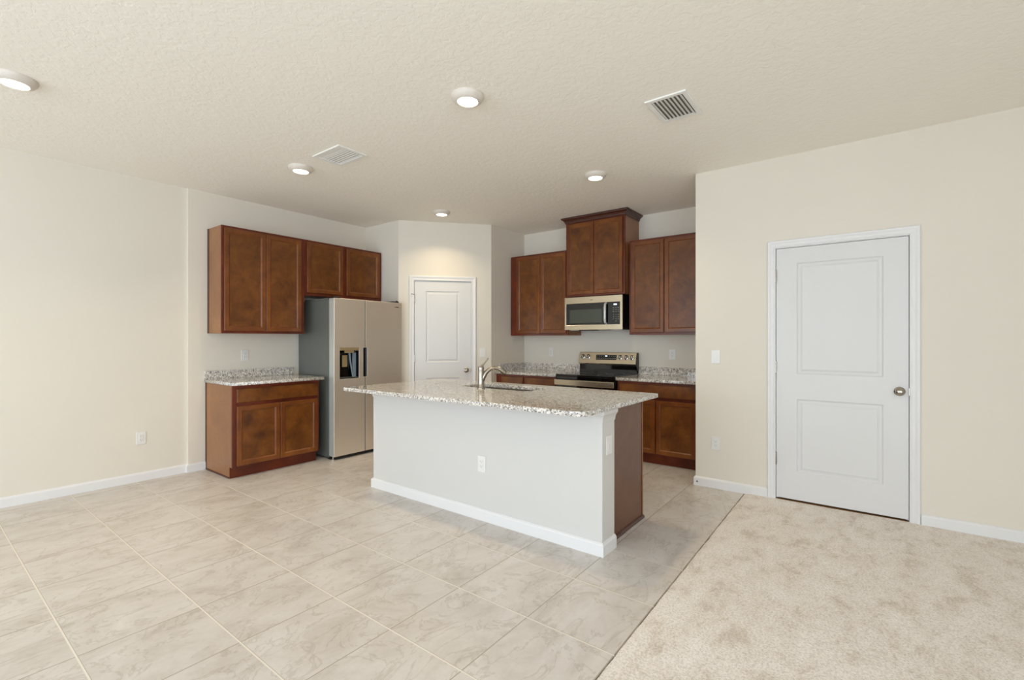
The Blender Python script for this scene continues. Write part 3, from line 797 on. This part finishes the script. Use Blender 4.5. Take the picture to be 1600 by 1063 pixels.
for kx in (0.048, 0.124, 0.558, 0.635, 0.709):
    MB().lathe([(0.0315, 0), (0.0315, 0.0012), (0, 0.0013)], 24, panel_mtx(kx, 0.062)).build('knob_bezel', M['black'], cpn)
    kb = MB().lathe([(0.026, 0.0), (0.027, 0.003), (0.021, 0.005), (0.020, 0.026), (0.017, 0.030), (0, 0.031)], 24, panel_mtx(kx, 0.062)).build('knob', M['chrome'], cpn, smooth=True)
    s = MB(); s.box(-0.003, 0.003, -0.019, 0.019, 0.030, 0.036); s.bm.transform(panel_mtx(kx, 0.062)); s.build('knob_grip', M['black'], kb, 0.001)
ds = panel_box('display', M['glass'], cpn, 0.236, 0.512, 0.032, 0.096, 0.0016)
s = MB()
for r_, dd in ((0, 0.048), (1, 0.078)):
    for k in range(10):
        if r_ == 0 and k in (4, 5): continue
        s.box(0.252 + k*0.0262, 0.262 + k*0.0262, -dd - 0.003, -dd + 0.003, 0.0016, 0.0020)
s.bm.transform(panel_mtx(0, 0)); s.build('button_marks', M['mark'], ds)
panel_box('clock_digits', M['lcd'], ds, 0.358, 0.388, 0.041, 0.054, 0.0021)

# ------------------------------------------------------------------ ceiling lights and vents
def downlight(label, x, y):
    r = thing('ceiling_light', label, 'ceiling light', (x, y, ZC), 0, 'round white ceiling lights')
    MB().lathe([(0.100, 0.0), (0.100, -0.006), (0.096, -0.016), (0.084, -0.030), (0.070, -0.037), (0.064, -0.038), (0.061, -0.033)], 40, cap=False).build('trim_ring', M['ring'], r, smooth=True)
    MB().lathe([(0.0625, -0.0335), (0.0, -0.0335)], 40, cap=False).build('lens', M['lens'], r)
    l = bpy.data.lights.new('ceiling_light_lamp', 'AREA'); l.shape = 'DISK'; l.size = 0.118; l.energy = LAMP_POWER; l.spread = math.radians(125); l.color = C_LAMP
    o = bpy.data.objects.new('ceiling_light_lamp', l); COL.objects.link(o); o.parent = r; o.location = (0, 0, -0.0365)
    return r
downlight('round ceiling light at the left edge of the ceiling, nearest the plain left wall', -3.905, 0.415)
downlight('round ceiling light in the middle of the ceiling', -1.965, 2.103)
downlight('round ceiling light beside the small louvred vent', -3.94, 2.112)
downlight('round ceiling light in front of the crowned microwave cabinet', -1.97, 3.785)
downlight('round ceiling light in front of the pantry door', -3.98, 3.82)

def vent(label, x0, x1, y0, y1, along, n, two_way):
    cx, cy = (x0+x1)/2, (y0+y1)/2
    W, H = (x1-x0)/2, (y1-y0)/2
    r = thing('ceiling_vent', label, 'vent', (cx, cy, ZC))
    b = 0.030
    s = MB().slab([-W, -W+b, W-b, W], [-H, -H+b, H-b, H], {(1, 1)}, -0.010, 0.0, plane='xy')
    s.build('frame', M['vent'], r, 0.003)
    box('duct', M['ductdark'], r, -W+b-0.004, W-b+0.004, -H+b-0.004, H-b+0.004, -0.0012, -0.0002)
    s = MB()
    A = (W - b) if along == 'y' else (H - b); B = (H - b) if along == 'y' else (W - b)
    for k in range(n):
        c = -A + (k + 0.5) * 2 * A / n
        sg = 1; w2s = 1.25 if (two_way and c < -A * 0.25) else 1.0
        w2 = 0.40 * 2 * A / n
        w2 *= w2s; dr = 0.0145 if along == 'y' else 0.0062; w2 *= 1.0 if along == 'y' else 0.72
        pr = [(c - w2*sg, -0.0030), (c + w2*sg, -dr), (c + w2*sg, -dr + 0.0012), (c - w2*sg, -0.0018)]
        pts = [[(q, e, z) if along == 'y' else (e, q, z) for q, z in pr] for e in (-B, B)]
        va = [s.bm.verts.new(p) for p in pts[0]]; vb = [s.bm.verts.new(p) for p in pts[1]]
        s.bm.faces.new(va); s.bm.faces.new(vb[::-1])
        for m in range(4): s.bm.faces.new([va[m], va[(m+1) % 4], vb[(m+1) % 4], vb[m]])
    s.build('louvres', M['vent'], r)
    return r
vent('rectangular white ceiling vent with dark slots toward the large white door', -1.125, -0.868, 2.815, 3.160, 'y', 8, False)
vent('white ceiling vent with pale louvres near the refrigerator side', -3.612, -3.238, 2.032, 2.290, 'x', 8, True)
